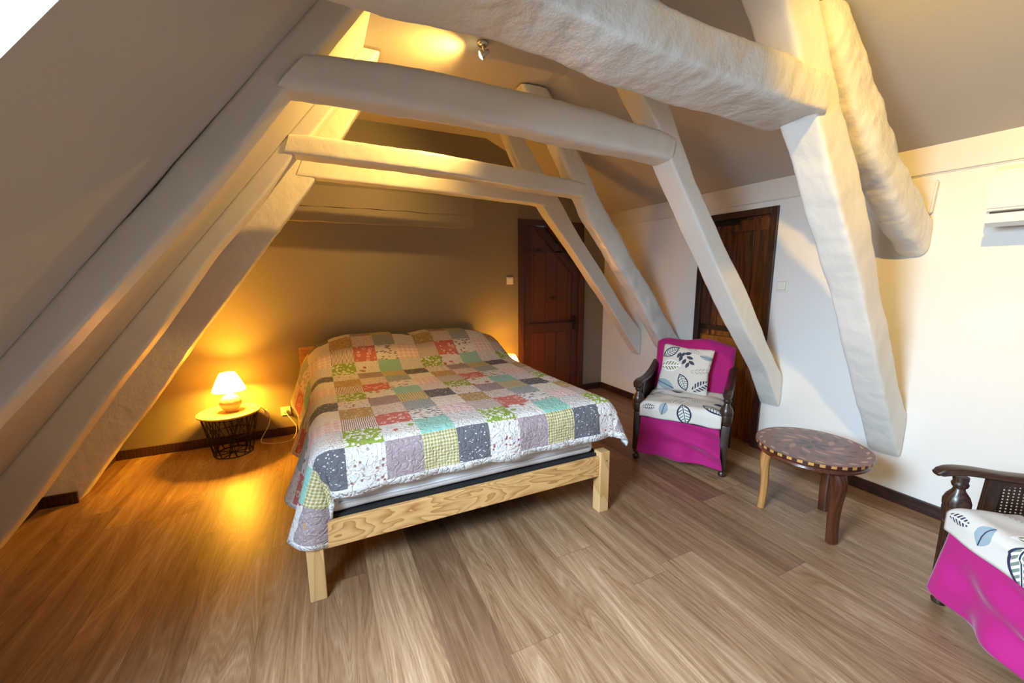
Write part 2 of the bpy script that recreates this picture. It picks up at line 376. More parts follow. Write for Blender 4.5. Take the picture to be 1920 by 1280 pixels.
def tube(bm, pts, r, n=8, closed=False):
    pts = [Vector(p) for p in pts]; rs = r if isinstance(r, (list, tuple)) else [r]*len(pts)
    rings = [[bm.verts.new(p+(u*cos(2*pi*k/n)+w*sin(2*pi*k/n))*rr) for k in range(n)] for (p, t, u, w), rr in zip(frames(pts), rs)]
    for a, b2 in zip(rings, rings[1:]):
        for k in range(n): bm.faces.new((a[k], a[(k+1) % n], b2[(k+1) % n], b2[k]))
    bm.faces.new(list(reversed(rings[0]))); bm.faces.new(rings[-1])
def spline(pts, n):
    pts = [Vector(p) for p in pts]; out = []
    m_ = len(pts)-1
    for i in range(n):
        t = i/(n-1)*m_; k = min(int(t), m_-1); f = t-k
        p0, p1, p2, p3 = pts[max(k-1, 0)], pts[k], pts[k+1], pts[min(k+2, m_)]
        out.append(.5*((2*p1)+(p2-p0)*f+(2*p0-5*p1+4*p2-p3)*f*f+(3*p1-p0-3*p2+p3)*f**3))
    return out
def prism(bm, poly, h0, h1, plane='xz', mi=0):
    """extrude a 2-D polygon: plane xz -> along y, yz -> along x, xy -> along z"""
    mk = {'xz': lambda a, b2, h: (a, h, b2), 'yz': lambda a, b2, h: (h, a, b2), 'xy': lambda a, b2, h: (a, b2, h)}[plane]
    A = [bm.verts.new(mk(a, b2, h0)) for a, b2 in poly]; B = [bm.verts.new(mk(a, b2, h1)) for a, b2 in poly]; n = len(poly)
    fs = [bm.faces.new(A), bm.faces.new(list(reversed(B)))]
    for i in range(n): fs.append(bm.faces.new((A[i], B[i], B[(i+1) % n], A[(i+1) % n])))
    for f in fs: f.material_index = mi
    bmesh.ops.recalc_face_normals(bm, faces=fs)
    return fs

def resample(pl, n):
    pl = [Vector((a, 0, b2)) for a, b2 in pl]; ds = [0]
    for a, b2 in zip(pl, pl[1:]): ds.append(ds[-1]+(b2-a).length)
    out = []
    for i in range(n):
        s_ = ds[-1]*i/(n-1); k = 0
        while k < len(ds)-2 and ds[k+1] < s_: k += 1
        f = (s_-ds[k])/max(1e-9, ds[k+1]-ds[k]); out.append(pl[k].lerp(pl[k+1], f))
    return out
def timber(name, L, U, yf, d, seed, parent, amp=.010, p=5.0, n=64, ring=40, mat='timber', taper_back=0., low=.008):
    """hewn timber in a truss plane: lower and upper edges as (x,z) polylines on the front face at y=yf, depth d"""
    bm = bmesh.new(); Ls, Us = resample(L, n), resample(U, n)
    # soften polyline corners
    for _ in range(3):
        for S in (Ls, Us):
            T = [v_.copy() for v_ in S]
            for i in range(1, n-1): S[i] = (T[i-1]+2*T[i]+T[i+1])/4
    rings = []; so = Vector((seed*3.7, seed*1.3, seed*2.1))
    for i in range(n):
        a, b2 = Ls[i], Us[i]; rg = []
        for k in range(ring):
            th = 2*pi*(k+.5)/ring; ca, sa = cos(th), sin(th)
            x = math.copysign(abs(ca)**(2/p), ca); y = math.copysign(abs(sa)**(2/p), sa)
            q = a.lerp(b2, .5+.5*x); q = Vector((q.x, yf+d*(.5+.5*y), q.z))
            w = (b2-a).normalized()
            nrm = (w*x*abs(x)+Vector((0, 1, 0))*y*abs(y)).normalized()
            g = noise.noise(q*3.2+so)*low + noise.noise(q*8+so*1.7)*amp*.55 + (abs(noise.noise(Vector((q.x*20, q.y*7, q.z*9))+so*2.3))-.2)*amp*.45
            q = q + nrm*g
            rg.append(bm.verts.new(q))
        rings.append(rg)
    for a, b2 in zip(rings, rings[1:]):
        for k in range(ring): bm.faces.new((a[k], a[(k+1) % ring], b2[(k+1) % ring], b2[k]))
    for rg, rev in ((rings[0], True), (rings[-1], False)):
        c_ = bm.verts.new(sum((v_.co for v_ in rg), Vector())/ring)
        for k in range(ring):
            f = (rg[k], rg[(k+1) % ring], c_); bm.faces.new(tuple(reversed(f)) if rev else f)
    bmesh.ops.recalc_face_normals(bm, faces=bm.faces[:])
    o = obj(name, bm, M[mat], parent, True); sharp(o, 50); return o

# ------------------------------------------------------------------ the room
bm = bmesh.new(); box(bm, -2.6, XR+.3, YF-.3, YB+.3, -.1, 0); struct(obj('floor', bm, M['floor']))
# right wall with a door opening
D2a, D2b, D2z = 2.09, 2.82, 2.037
bm = bmesh.new()
box(bm, XR, XR+.2, YF-.2, D2a, 0, 2.5); box(bm, XR, XR+.2, D2b, YB+.2, 0, 2.5); box(bm, XR, XR+.2, D2a, D2b, D2z, 2.5)
struct(obj('wall_right', bm, M['wall']))
# back wall with a door opening
D1a, D1b, D1z = 2.12, 3.05, 2.135
bm = bmesh.new()
box(bm, -2.6, D1a, YB, YB+.2, 0, 3.1); box(bm, D1b, XR+.2, YB, YB+.2, 0, 3.1); box(bm, D1a, D1b, YB, YB+.2, D1z, 3.1)
struct(obj('wall_back', bm, M['olive']))
# gable wall behind the camera, with an opening added for the fill light
GW = (.8, 1.8, .9, 2.0)
bm = bmesh.new()
box(bm, -2.6, GW[0], YF-.2, YF, 0, 3.1); box(bm, GW[1], XR+.2, YF-.2, YF, 0, 3.1); box(bm, GW[0], GW[1], YF-.2, YF, 0, GW[2]); box(bm, GW[0], GW[1], YF-.2, YF, GW[3], 3.1)
struct(obj('wall_front', bm, M['wall']))
# sloped roof on the left: plane through (.38, 2.94) and (-1.95, 0), with a roof-window opening
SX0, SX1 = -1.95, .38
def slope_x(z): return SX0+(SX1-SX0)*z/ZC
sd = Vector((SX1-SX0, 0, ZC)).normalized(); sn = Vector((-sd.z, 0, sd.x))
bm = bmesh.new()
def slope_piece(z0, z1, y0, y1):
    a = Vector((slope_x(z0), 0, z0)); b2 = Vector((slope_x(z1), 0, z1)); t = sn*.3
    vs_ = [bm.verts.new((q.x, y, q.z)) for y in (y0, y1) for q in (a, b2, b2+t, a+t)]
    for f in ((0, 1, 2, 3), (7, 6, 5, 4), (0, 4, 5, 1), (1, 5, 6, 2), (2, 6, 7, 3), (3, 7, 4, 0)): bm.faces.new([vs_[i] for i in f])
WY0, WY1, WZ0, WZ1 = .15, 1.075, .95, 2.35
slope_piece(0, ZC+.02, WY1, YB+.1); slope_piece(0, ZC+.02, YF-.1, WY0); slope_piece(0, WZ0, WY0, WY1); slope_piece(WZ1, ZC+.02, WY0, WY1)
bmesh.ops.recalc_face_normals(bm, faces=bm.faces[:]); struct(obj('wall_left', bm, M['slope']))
# flat ceiling and the shallow slope down to the right wall
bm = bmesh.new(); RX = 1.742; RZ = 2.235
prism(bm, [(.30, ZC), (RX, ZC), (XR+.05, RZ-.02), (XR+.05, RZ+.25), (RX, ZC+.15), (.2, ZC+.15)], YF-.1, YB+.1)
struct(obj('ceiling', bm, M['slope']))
# window frames (both out of the photograph's view; the gable one is added for its fill light)
bm = bmesh.new()
def slope_bar(z0, z1, y0, y1, t0, t1):
    a = Vector((slope_x(z0), 0, z0)); b2 = Vector((slope_x(z1), 0, z1))
    vs_ = [bm.verts.new((q.x, y, q.z)) for y in (y0, y1) for q in (a+sn*t0, b2+sn*t0, b2+sn*t1, a+sn*t1)]
    for f in ((0, 1, 2, 3), (7, 6, 5, 4), (0, 4, 5, 1), (1, 5, 6, 2), (2, 6, 7, 3), (3, 7, 4, 0)): bm.faces.new([vs_[i] for i in f])
slope_bar(WZ0, WZ1, WY0, WY0+.05, .25, .30); slope_bar(WZ0, WZ1, WY1-.05, WY1, .25, .30); slope_bar(WZ0, WZ0+.04, WY0, WY1, .25, .30); slope_bar(WZ1-.04, WZ1, WY0, WY1, .25, .30)
bmesh.ops.recalc_face_normals(bm, faces=bm.faces[:]); struct(obj('window_1', bm, M['plastic']))
bm = bmesh.new()
for q in ((GW[0], GW[0]+.05, GW[2], GW[3]), (GW[1]-.05, GW[1], GW[2], GW[3]), (GW[0], GW[1], GW[2], GW[2]+.05), (GW[0], GW[1], GW[3]-.05, GW[3]), (1.28, 1.32, GW[2], GW[3])): box(bm, q[0], q[1], YF-.1, YF-.04, q[2], q[3])
struct(obj('added_window', bm, M['plastic']))
# wall plate along the top of the right wall
bm = bmesh.new(); box(bm, XR-.018, XR+.01, YF, YB, 2.085, 2.26, .006); box(bm, XR-.006, XR+.01, YF, YB, 2.079, 2.086)
struct(obj('trim_1', bm, M['timber_flat']))
# beam buried in the back wall
bm = bmesh.new(); N = 60
for i in range(N): pass
top = [2.13+.012*noise.noise(Vector((i*.13, 3, 0))) for i in range(N)]; bot = [2.0+.010*noise.noise(Vector((i*.22, 0, 0))) for i in range(N)]
def back_strip(z0s, z1s, y, x0, x1):
    A = []
    for i in range(N):
        x = x0+(x1-x0)*i/(N-1); k = min(1, max(0, (x1-x)/1.1)); y_ = YB-(YB-y)*k+.004*(1-k); A.append([bm.verts.new((x, YB+.01, z0s[i]-.01)), bm.verts.new((x, y_, z0s[i])), bm.verts.new((x, y_, z1s[i])), bm.verts.new((x, YB+.01, z1s[i]+.01))])
    for a, b2 in zip(A, A[1:]):
        for k in range(3): bm.faces.new((a[k], b2[k], b2[k+1], a[k+1]))
back_strip(bot, top, YB-.022, -.55, 1.75); back_strip([t+.006 for t in top], [2.32]*N, YB-.028, -.4, 1.72)
bmesh.ops.recalc_face_normals(bm, faces=bm.faces[:]); struct(obj('trim_2', bm, M['olive2'], smooth=False))
# baseboards
def base(name, x0, x1, y0, y1, h=.08):
    bm = bmesh.new(); box(bm, x0, x1, y0, y1, 0, h, .004); return struct(obj(name, bm, M['base_wood']))
base('baseboard_back', -1.60, D1a-.002, YB-.016, YB); base('baseboard_back', D1b+.002, XR-.016, YB-.016, YB)
base('baseboard_right', XR-.016, XR, YF, D2a-.002); base('baseboard_right', XR-.016, XR, D2b+.002, YB-.016)
base('baseboard_left', -1.86, -1.555, 3.533, 3.549); base('baseboard_left', -1.76, -1.744, 3.12, 3.533)
base('baseboard_left', -1.62, -1.604, 3.72, YB-.016)

# ------------------------------------------------------------------ doors
def door_back():
    r = bpy.data.objects.new('door_1', None); C.objects.link(r); r.location = ((D1a+D1b)/2, YB, 0); struct(r)
    X0, X1 = D1a-r.location.x, D1b-r.location.x; cl = (2.52-r.location.x, 1.62)
    out = [(X0, 0), (X1, 0), (X1, cl[1]), (cl[0], D1z), (X0, D1z)]
    w = .065; inn = [(X0+w, 0), (X1-w, 0), (X1-w, cl[1]-.03), (cl[0]-.03, D1z-w), (X0+w, D1z-w)]
    bm = bmesh.new()
    for i in range(1, 5):
        a, b2 = out[i], out[(i+1) % 5]; c_, d_ = inn[i], inn[(i+1) % 5]
        prism(bm, [a, b2, d_, c_], -.02, .10)
    prism(bm, [(X1, cl[1]), (X1, D1z), (cl[0], D1z)], .02, .10)
    obj('frame', bm, M['dark_wood'], r)
    bm = bmesh.new(); n = 5; xs = [X0+w+(X1-X0-2*w)*i/n for i in range(n+1)]
    for a, b2 in zip(xs, xs[1:]):
        def top_(x): return min(D1z-w, cl[1]-.03+(X1-w-x)*(D1z-w-cl[1]+.03)/(X1-w-cl[0]+.03))
        prism(bm, [(a+.002, .001), (b2-.002, .001), (b2-.002, top_(b2)), (a+.002, top_(a))], .03, .06)
    obj('leaf', bm, M['door_wood'], r)
    bm = bmesh.new()
    box(bm, X0+w, X1-w-.02, .008, .03, .80, .92, .004); box(bm, X0+w, X1-w-.02, .012, .03, 1.95-.18, 1.95-.165)
    prism(bm, [(X1-w-.01, cl[1]-.20), (X1-w-.01, cl[1]-.08), (cl[0]-.08, D1z-w-.01), (cl[0]-.18, D1z-w-.01)], .012, .03)
    box(bm, X0+w, X0+w+.11, .016, .03, .01, D1z-w-.002); box(bm, X1-w-.1, X1-w, .016, .03, .01, cl[1]-.1)
    obj('ledge', bm, M['dark_wood'], r)
    bm = bmesh.new(); box(bm, X1-w-.10, X1-w-.055, -.004, .012, .82, 1.0, .006); tube(bm, [(X1-w-.078, -.004, .93), (X1-w-.078, -.05, .93)], .008); tube(bm, [(X1-w-.078, -.05, .93), (X1-w-.19, -.05, .93)], .009)
    obj('handle', bm, M['iron'], r)
door_back()
def door_right():
    r = bpy.data.objects.new('door_2', None); C.objects.link(r); r.location = (XR, (D2a+D2b)/2, 0); struct(r)
    Y0, Y1 = D2a-r.location.y, D2b-r.location.y; w = .055
    bm = bmesh.new()
    box(bm, -.02, .1, Y0, Y0+w, 0, D2z, .003); box(bm, -.02, .1, Y1-w, Y1, 0, D2z, .003); box(bm, -.02, .1, Y0+w, Y1-w, D2z-w, D2z, .003)
    obj('frame', bm, M['dark_wood'], r)
    bm = bmesh.new(); n = 4; ys = [Y0+w+(Y1-Y0-2*w)*i/n for i in range(n+1)]
    for a, b2 in zip(ys, ys[1:]): box(bm, .03, .06, a+.002, b2-.002, .001, D2z-w, .003)
    obj('leaf', bm, M['door_wood'], r)
    bm = bmesh.new(); box(bm, .012, .03, Y0+w, Y1-w, .80, .93, .004); box(bm, .014, .03, Y0+w, Y1-w, D2z-w-.12, D2z-w-.02, .004)
    box(bm, .016, .03, Y0+w, Y0+w+.10, .01, D2z-w-.001); box(bm, .016, .03, Y1-w-.10, Y1-w, .01, D2z-w-.001)
    obj('ledge', bm, M['door_wood'], r)
    for z in (1.93, .98):
        bm = bmesh.new(); box(bm, .004, .014, Y1-w-.33, Y1-w-.01, z, z+.045, .003); obj('strap_hinge', bm, M['iron'], r)
door_right()

# ------------------------------------------------------------------ roof trusses
TW = 'white timber roof trusses'
def truss(label, y): return thing('timber_truss', label, 'roof truss', (0, 0, 0), 0, TW)
def rafter_upper(L, w=.155):
    out = []
    for x, z in L: out.append((max(x-w, slope_x(z)-.007), z))
    return out
# first truss: thickest tie beam
t = truss('nearest white roof truss, its thick gnarled tie beam spanning the top of the photo', 1.12)
timber('tie_beam', [(-.20, 2.25), (.3, 2.265), (.62, 2.275), (.94, 2.24), (1.25, 2.225), (1.6, 2.205), (2.08, 2.195)], [(-.02, 2.44), (.3, 2.45), (.62, 2.45), (.94, 2.42), (1.14, 2.375), (1.5, 2.37), (1.93, 2.365), (2.10, 2.36)], 1.125, .27, 1, t, .011, 8.0, 150, 56, low=.020, mat='timber_rough')
timber('rafter', [(1.50, 2.93), (1.77, 2.57), (1.91, 2.36), (2.07, 2.17), (2.27, 1.88), (2.57, 1.49), (2.90, .98), (3.15, .60), (3.352, .315)], [(1.76, 2.92), (1.98, 2.63), (2.22, 2.29), (2.54, 1.88), (2.83, 1.39), (3.05, 1.06), (3.25, .75), (3.352, .63)], 1.15, .17, 2, t, .011, 9, 120, low=.010)
# second truss
t = truss('second white roof truss from the front, its tie beam below and behind the thick one', 1.93)
timber('tie_beam', [(-.085, 2.225), (.41, 2.23), (1.05, 2.22), (1.48, 2.20), (2.0, 2.185)], [(.04, 2.375), (.10, 2.385), (.42, 2.405), (1.05, 2.405), (1.48, 2.39), (1.89, 2.35), (2.03, 2.335)], 1.918, .175, 4, t, .010, 4.5, 100, low=.008)
timber('rafter', [(1.44, 2.92), (1.73, 2.54), (1.91, 2.34), (2.02, 2.16), (2.22, 1.90), (2.48, 1.55), (2.85, 1.08), (3.16, .73), (3.352, .42)], [(1.65, 2.93), (1.94, 2.54), (2.07, 2.32), (2.25, 2.05), (2.55, 1.69), (2.81, 1.40), (3.10, .99), (3.352, .69)], 1.93, .165, 5, t, .007, 12, 110, low=.006)
LB = [(-1.85, .02), (-1.0, 1.05), (-.8, 1.28), (-.59, 1.53), (-.32, 1.85), (-.08, 2.18), (.49, 2.925)]
timber('rafter', LB, rafter_upper(LB, .16), 1.93, .16, 6, t, .004, 9, low=.004, mat='timber_flat')
# third truss
t = truss('third white roof truss from the front, its straight tie beam above the bed', 2.95)
timber('tie_beam', [(-.12, 2.235), (.75, 2.22), (1.6, 2.17), (2.08, 2.15)], [(-.08, 2.36), (.01, 2.365), (.76, 2.355), (1.6, 2.31), (2.03, 2.275), (2.10, 2.265)], 2.938, .155, 7, t, .007, 6, 80, low=.006)
timber('rafter', [(1.50, 2.93), (1.62, 2.79), (1.85, 2.46), (2.18, 1.95), (2.42, 1.67), (2.69, 1.35), (3.06, .84), (3.352, .49)], [(1.735, 2.925), (2.03, 2.52), (2.38, 2.03), (2.46, 1.93), (2.61, 1.72), (3.04, 1.21), (3.20, 1.0), (3.352, .81)], 2.95, .16, 8, t, .018, 4.5, 110, low=.018, mat='timber_rough')
LCc = [(-1.70, .005), (-1.48, .29), (-1.05, .91), (-.87, 1.14), (-.53, 1.64), (-.30, 1.91), (-.09, 2.20), (.48, 2.925)]
timber('rafter', LCc, [(slope_x(z)-.007 if z < 1.75 else max(x-.17, slope_x(z)-.007), z) for x, z in LCc], 2.95, .17, 9, t, .004, 8, low=.004, mat='timber_flat')
# fourth truss
t = truss('rearmost white roof truss, its tie beam warmly lit closest to the grey wall', 3.55)
timber('tie_beam', [(-.08, 2.235), (.90, 2.215), (1.93, 2.175), (2.06, 2.16)], [(-.02, 2.37), (.9, 2.355), (1.93, 2.315), (2.10, 2.29)], 3.54, .13, 10, t, .006, 7, 80, low=.005)
timber('rafter', [(1.58, 2.92), (1.75, 2.56), (2.05, 2.14), (2.40, 1.74), (2.86, 1.20), (3.24, .70), (3.352, .57)], [(1.74, 2.92), (1.84, 2.74), (2.23, 2.23), (2.46, 1.91), (2.78, 1.53), (3.09, 1.14), (3.352, .87)], 3.55, .13, 11, t, .006, 12, 90, low=.006)
LD = [(-1.555, .003), (-1.32, .34), (-1.05, .70), (-.82, 1.04), (-.31, 1.73), (.07, 2.25), (.50, 2.925)]
timber('rafter', LD, [(slope_x(z)-.004, z) for x, z in LD], 3.55, .17, 12, t, .012, 8, low=.008, mat='timber_rough')
# gnarled outer rafter above the first strut
g = timber('gnarled_rafter', [(2.05, 2.66), (2.2, 2.48), (2.35, 2.33), (2.56, 2.13), (2.78, 1.97), (2.98, 1.83), (3.2, 1.68), (3.352, 1.60)], [(2.25, 2.70), (2.37, 2.61), (2.49, 2.50), (2.66, 2.37), (2.72, 2.28), (2.94, 2.12), (3.18, 1.98), (3.352, 1.84)], 1.165, .16, 13, None, .015, 3.6, 150, 52, low=.014, mat='timber_rough')
tag(g, 'gnarled white log rafter ending bluntly on the white wall left of the air conditioner', 'beam')
bm = bmesh.new(); prism(bm, [(1.30, 2.065), (1.165, 2.04), (1.175, 1.85), (1.20, 1.85)], XR-.035, XR, 'yz')
bmesh.ops.bevel(bm, geom=bm.edges[:], offset=.008, segments=2, affect='EDGES')
tag(obj('support_wedge', bm, M['timber_flat']), 'small white wedge on the wall behind the end of the gnarled rafter', 'wedge')

# ------------------------------------------------------------------ bed
BX0, BX1, BY0, BY1 = -.134, 1.59, 1.90, 4.19
bed = thing('bed_frame', 'light pine bed frame with square legs under the patchwork quilt', 'bed', ((BX0+BX1)/2, (BY0+BY1)/2, 0))
ox, oy = bed.location.x, bed.location.y
X0, X1, Y0, Y1 = BX0-ox, BX1-ox, BY0-oy, BY1-oy
for x, y in ((X0, Y0), (X1-.072, Y0), (X0, Y1-.072), (X1-.072, Y1-.072)):
    bm = bmesh.new(); box(bm, x, x+.072, y, y+.07, 0, .405, .004); obj('leg', bm, M['pine'], bed)
bm = bmesh.new(); box(bm, X0+.03, X1-.072, Y0+.012, Y0+.04, .245, .375, .004); obj('foot_rail', bm, M['pine_x'], bed)
for x in (X0+.01, X1-.04):
    bm = bmesh.new(); box(bm, x, x+.03, Y0+.072, Y1-.072, .245, .375, .004); obj('side_rail', bm, M['pine'], bed)
bm = bmesh.new(); box(bm, X0-.06, X1+.06, Y1-.03, Y1, .30, .85, .006); obj('headboard', bm, M['pine_head'], bed)
bm = bmesh.new(); box(bm, X0+.045, X1-.045, Y0+.05, Y1-.05, .345, .370); box(bm, X0+.05, X1-.05, Y0+.045, Y0+.075, .370, .386)
for k in range(14): box(bm, X0+.045, X1-.045, Y0+.12+k*.145, Y0+.20+k*.145, .370, .384)
obj('slat_base', bm, M['black_base'], bed)
for x in (X1-.036,):
    bm = bmesh.new(); lathe(bm, [(.0045, 0), (.0045, .001)], 12); o = obj('bolt_cap', bm, M['slot'], bed); o.rotation_euler = (pi/2, 0, 0); o.location = (x+.012, Y0-.0005, .345)
# mattress
def cushion_box(bm, x0, x1, y0, y1, z0, z1, r=.05, nx=24, ny=30, nz=6, amp=.006, seed=0):
    """rounded soft box as one closed surface"""
    vs_ = box(bm, x0, x1, y0, y1, z0, z1, r, 5)
    bmesh.ops.subdivide_edges(bm, edges=[e for e in bm.edges if e.calc_length() > .15], cuts=10, use_grid_fill=True)
    for v_ in bm.verts: v_.co += Vector((noise.noise(v_.co*7+Vector((seed, 0, 0))), noise.noise(v_.co*7+Vector((0, seed, 9))), noise.noise(v_.co*6+Vector((5, 0, seed)))))*amp
bm = bmesh.new(); cushion_box(bm, -.03, 1.505, 1.95, 4.12, .388, .655, .04, amp=.008)
mt = tag(obj('mattress', bm, M['white_cloth'], smooth=True), 'white mattress showing beneath the quilt hem at the foot of the bed', 'mattress')
mt_piping = bmesh.new()
for z in (.44, .63): tube(mt_piping, [(.02, 1.949, z), (.4, 1.947, z-.003), (.9, 1.947, z), (1.46, 1.949, z)], .005)
obj('piping', mt_piping, M['white_cloth'], mt, True)

# quilt
PT = .178; QX0 = .06; QL, QR, QF = .0, 1.56, 1.975      # crease lines of the mattress top
ZT = .722
TS = -.045
def qtop(x, y):
    z = ZT + .008*noise.noise(Vector((x*2.3, y*2.1, 1)))
    k = max(0, min(1, (y-3.30)/.60)); k = k*k*(3-2*k); k2 = max(0, min(1, (y-4.0)/.18)); k2 = k2*k2
    side = max(0, min(1, (x+.12)/.38)); side = side*(2-side); side2 = max(0, min(1, (1.68-x)/.42)); side2 = side2*(2-side2)
    mid = 1-.10*math.exp(-((x-.78)/.10)**2)
    return z + (.235*k*mid*(.35+.65*min(side, side2)) - .10*k2)
def drape(s, t):
    a_l, a_r, b_ = max(0, QL-s), max(0, s-QR), max(0, -t)
    x = min(max(s, QL), QR); y = QF+max(0, t)*.985
    # keep pillow length on the cloth: compress slightly over the hump
    z = qtop(x, y)
    a = max(a_l, a_r)
    if a <= 0 and b_ <= 0: return Vector((x, y, z)), z
    dx = -1 if a_l > 0 else (1 if a_r > 0 else 0)
    if a_r > 0: rho = (a**4+b_**4)**.25
    else: rho = hypot(a, b_)
    ph = atan2(b_, a); 
    R0 = .075
    if rho < R0*pi/2: out, dn = R0*sin(rho/R0), R0*(1-cos(rho/R0))
    else: out, dn = R0, R0+(rho-R0*pi/2)
    hang = max(0, rho-.08)
    corner = sin(2*ph) if (a > 0 and b_ > 0) else 0
    fl = .27 if a_l > 0 else .34
    sidew = cos(ph) if a > 0 else 0
    wav = (.13*cos((y-2.45)*10.0)*math.exp(-max(0, y-2.6)*1.2)+.04*sin(y*17)) if a_l > 0 else .05*sin(y*6)
    out += hang*(fl*sidew + wav*sidew*(1-corner) - (.30 if a_l > 0 else -.10)*corner + .12*corner*sin(ph*9.0))
    if a <= 0 or ph > .9: out += hang*(.05+.05*sin(s*9+1)+.03*sin(s*23))*sin(ph)
    if a_l > 0: dn -= hang*hang*.15
    php = ph+.62*corner*min(1, hang/.25) if a_l > 0 else ph
    d = Vector((dx*cos(php) if a > 0 else 0, -sin(php) if b_ > 0 else 0, 0))
    q = Vector((x, y, z-dn)) + d*out
    if a_l > 0 and y > 3.3: q.x -= .05*min(1, (y-3.3)/.5)*min(1, hang/.1)
    return q, z
SUB = 9; cols = list(range(-3, 10)); B_ = .024
ss = [QX0+cols[0]*PT-B_]; smat = []
for c_ in cols:
    for k in range(SUB): ss.append(QX0+c_*PT+PT*k/SUB)
ss.append(QX0+(cols[-1]+1)*PT); ss.append(QX0+(cols[-1]+1)*PT+B_)
ts = [-PT-B_-.012+TS]
for r in range(0, 13):
    for k in range(SUB): ts.append((r-1)*PT+PT*k/SUB+TS)
ts.append(12*PT+TS); ts = [q for q in ts if q < 2.13]; ts.append(2.13)
bm = bmesh.new(); uvl = bm.loops.layers.uv.new('UVMap'); G = []
for j, t_ in enumerate(ts):
    row = []
    for i, s_ in enumerate(ss):
        se, te = s_, t_
        if j == 0: te += .012*noise.noise(Vector((s_*6, 0, 4)))
        q, _ = drape(se, te); q += Vector((noise.noise(Vector((s_*24, t_*24, 0))), noise.noise(Vector((s_*24, t_*24, 7))), noise.noise(Vector((s_*24, t_*24, 14)))))*.0035
        row.append(bm.verts.new(q))
    G.append(row)
for j in range(len(ts)-1):
    for i in range(len(ss)-1):
        f = bm.faces.new((G[j][i], G[j][i+1], G[j+1][i+1], G[j+1][i])); f.smooth = True
        sm, tm = (ss[i]+ss[i+1])/2, (ts[j]+ts[j+1])/2
        cc = math.floor((sm-QX0)/PT); rr = math.floor((tm-TS)/PT)+1
        if i == 0 or i == len(ss)-2 or j == 0: mi = 16
        else: mi = PRN.index(MOTIF[rr % 4][cc % 4])
        f.material_index = mi
        for lp, (ii, jj) in zip(f.loops, ((i, j), (i+1, j), (i+1, j+1), (i, j+1))): lp[uvl].uv = (ss[ii]-QX0+PT*5, ts[jj]-TS+PT*5)
q = obj('patchwork_quilt', bm, PRM, smooth=True)
md = q.modifiers.new('cloth_thickness', 'SOLIDIFY'); md.thickness = .012; md.offset = 1; md.material_offset = 40; md.use_rim = True; md.material_offset_rim = 0
tag(q, 'patchwork quilt of pastel printed squares spread over the bed', 'quilt')

# ------------------------------------------------------------------ bedside basket tables and lamps
def basket_table(x, y, label):
    t = thing('basket_table', label, 'side table', (x, y, 0), .3, 'wire basket side tables')
    RT, RB, HH = .205, .14, .352
    bm = bmesh.new(); rnd = random.Random(5)
    def P(a, h): r = RB+(RT-RB)*h/HH; return Vector((r*cos(a), r*sin(a), h+.004))
    def ringat(h, rr=.004):
        pts = [P(2*pi*k/40, h) for k in range(41)]; tube(bm, pts, rr, 6)
    ringat(0, .005); ringat(HH, .005); ringat(HH*.5, .0035)
    n = 16
    for k in range(n):
        a = 2*pi*k/n; tube(bm, [P(a, 0), P(a+(.2 if k % 2 else -.15), HH*.5), P(a+(.05 if k % 3 else .3), HH)], .0035, 6)
        tube(bm, [P(a, 0), P(a+.39*(1 if k % 2 else -1), HH*.55)], .003, 6)
        tube(bm, [P(a+.1, HH*.45), P(a-.3*(1 if k % 2 else -1), HH)], .003, 6)
    for k in range(8): a = 2*pi*k/8; tube(bm, [P(a, 0), P(a+pi, 0)], .0035, 6)
    obj('wire_basket', bm, M['basket'], t, True)
    bm = bmesh.new(); lathe(bm, [(.005, .356), (.222, .356), (.228, .360), (.229, .372), (.224, .374), (.221, .368), (.02, .368)], 64); obj('tray_top', bm, M['yellow_top'], t)
    return t
def table_lamp(x, y, z, label, energy):
    t = thing('table_lamp', label, 'lamp', (x, y, z), 0, 'bedside table lamps')
    bm = bmesh.new(); prof = [(.035, 0), (.05, .004)]
    for k in range(17):
        a = -1.15+k*(2.35/16); prof.append((.082*cos(a), .075+.072*sin(a)))
    prof += [(.026, .152), (.02, .158), (.018, .18)]
    lathe(bm, prof, 48)
    for v_ in bm.verts:
        r = hypot(v_.co.x, v_.co.y); 
        if r > .05 and .03 < v_.co.z < .14:
            a = atan2(v_.co.y, v_.co.x); v_.co += Vector((cos(a), sin(a), 0))*.0012*sin(a*9+v_.co.z*160)
    obj('base', bm, M['ceramic'], t, True)
    bm = bmesh.new(); lathe(bm, [(.122, .182), (.117, .200), (.085, .275), (.056, .332)], 48, cap=False); o = obj('lamp_shade', bm, M['shade'], t, True)
    
    bm = bmesh.new(); bmesh.ops.create_uvsphere(bm, u_segments=20, v_segments=14, radius=.026); bmesh.ops.translate(bm, verts=bm.verts, vec=(0, 0, .245)); lathe(bm, [(.012, .18), (.014, .225)], 16)
    obj('bulb', bm, M['bulb'], t, True)
    l = lamp('bulb_light', 'POINT', (x, y, z+.245), energy, WARM, shadow_soft_size=.06)
    return t
basket_table(-.75, 4.02, 'black wire basket table with yellow top left of the bed')
table_lamp(-.735, 4.03, .3685, 'lit table lamp with round ceramic base on the yellow tray left of the bed', 245)
t2 = basket_table(1.88, 4.0, 'black wire basket table tucked behind the right side of the bed'); t2.scale = (1, 1, .80)
table_lamp(1.89, 4.0, .2955, 'lamp behind the right side of the bed, glowing on the wall', 80)

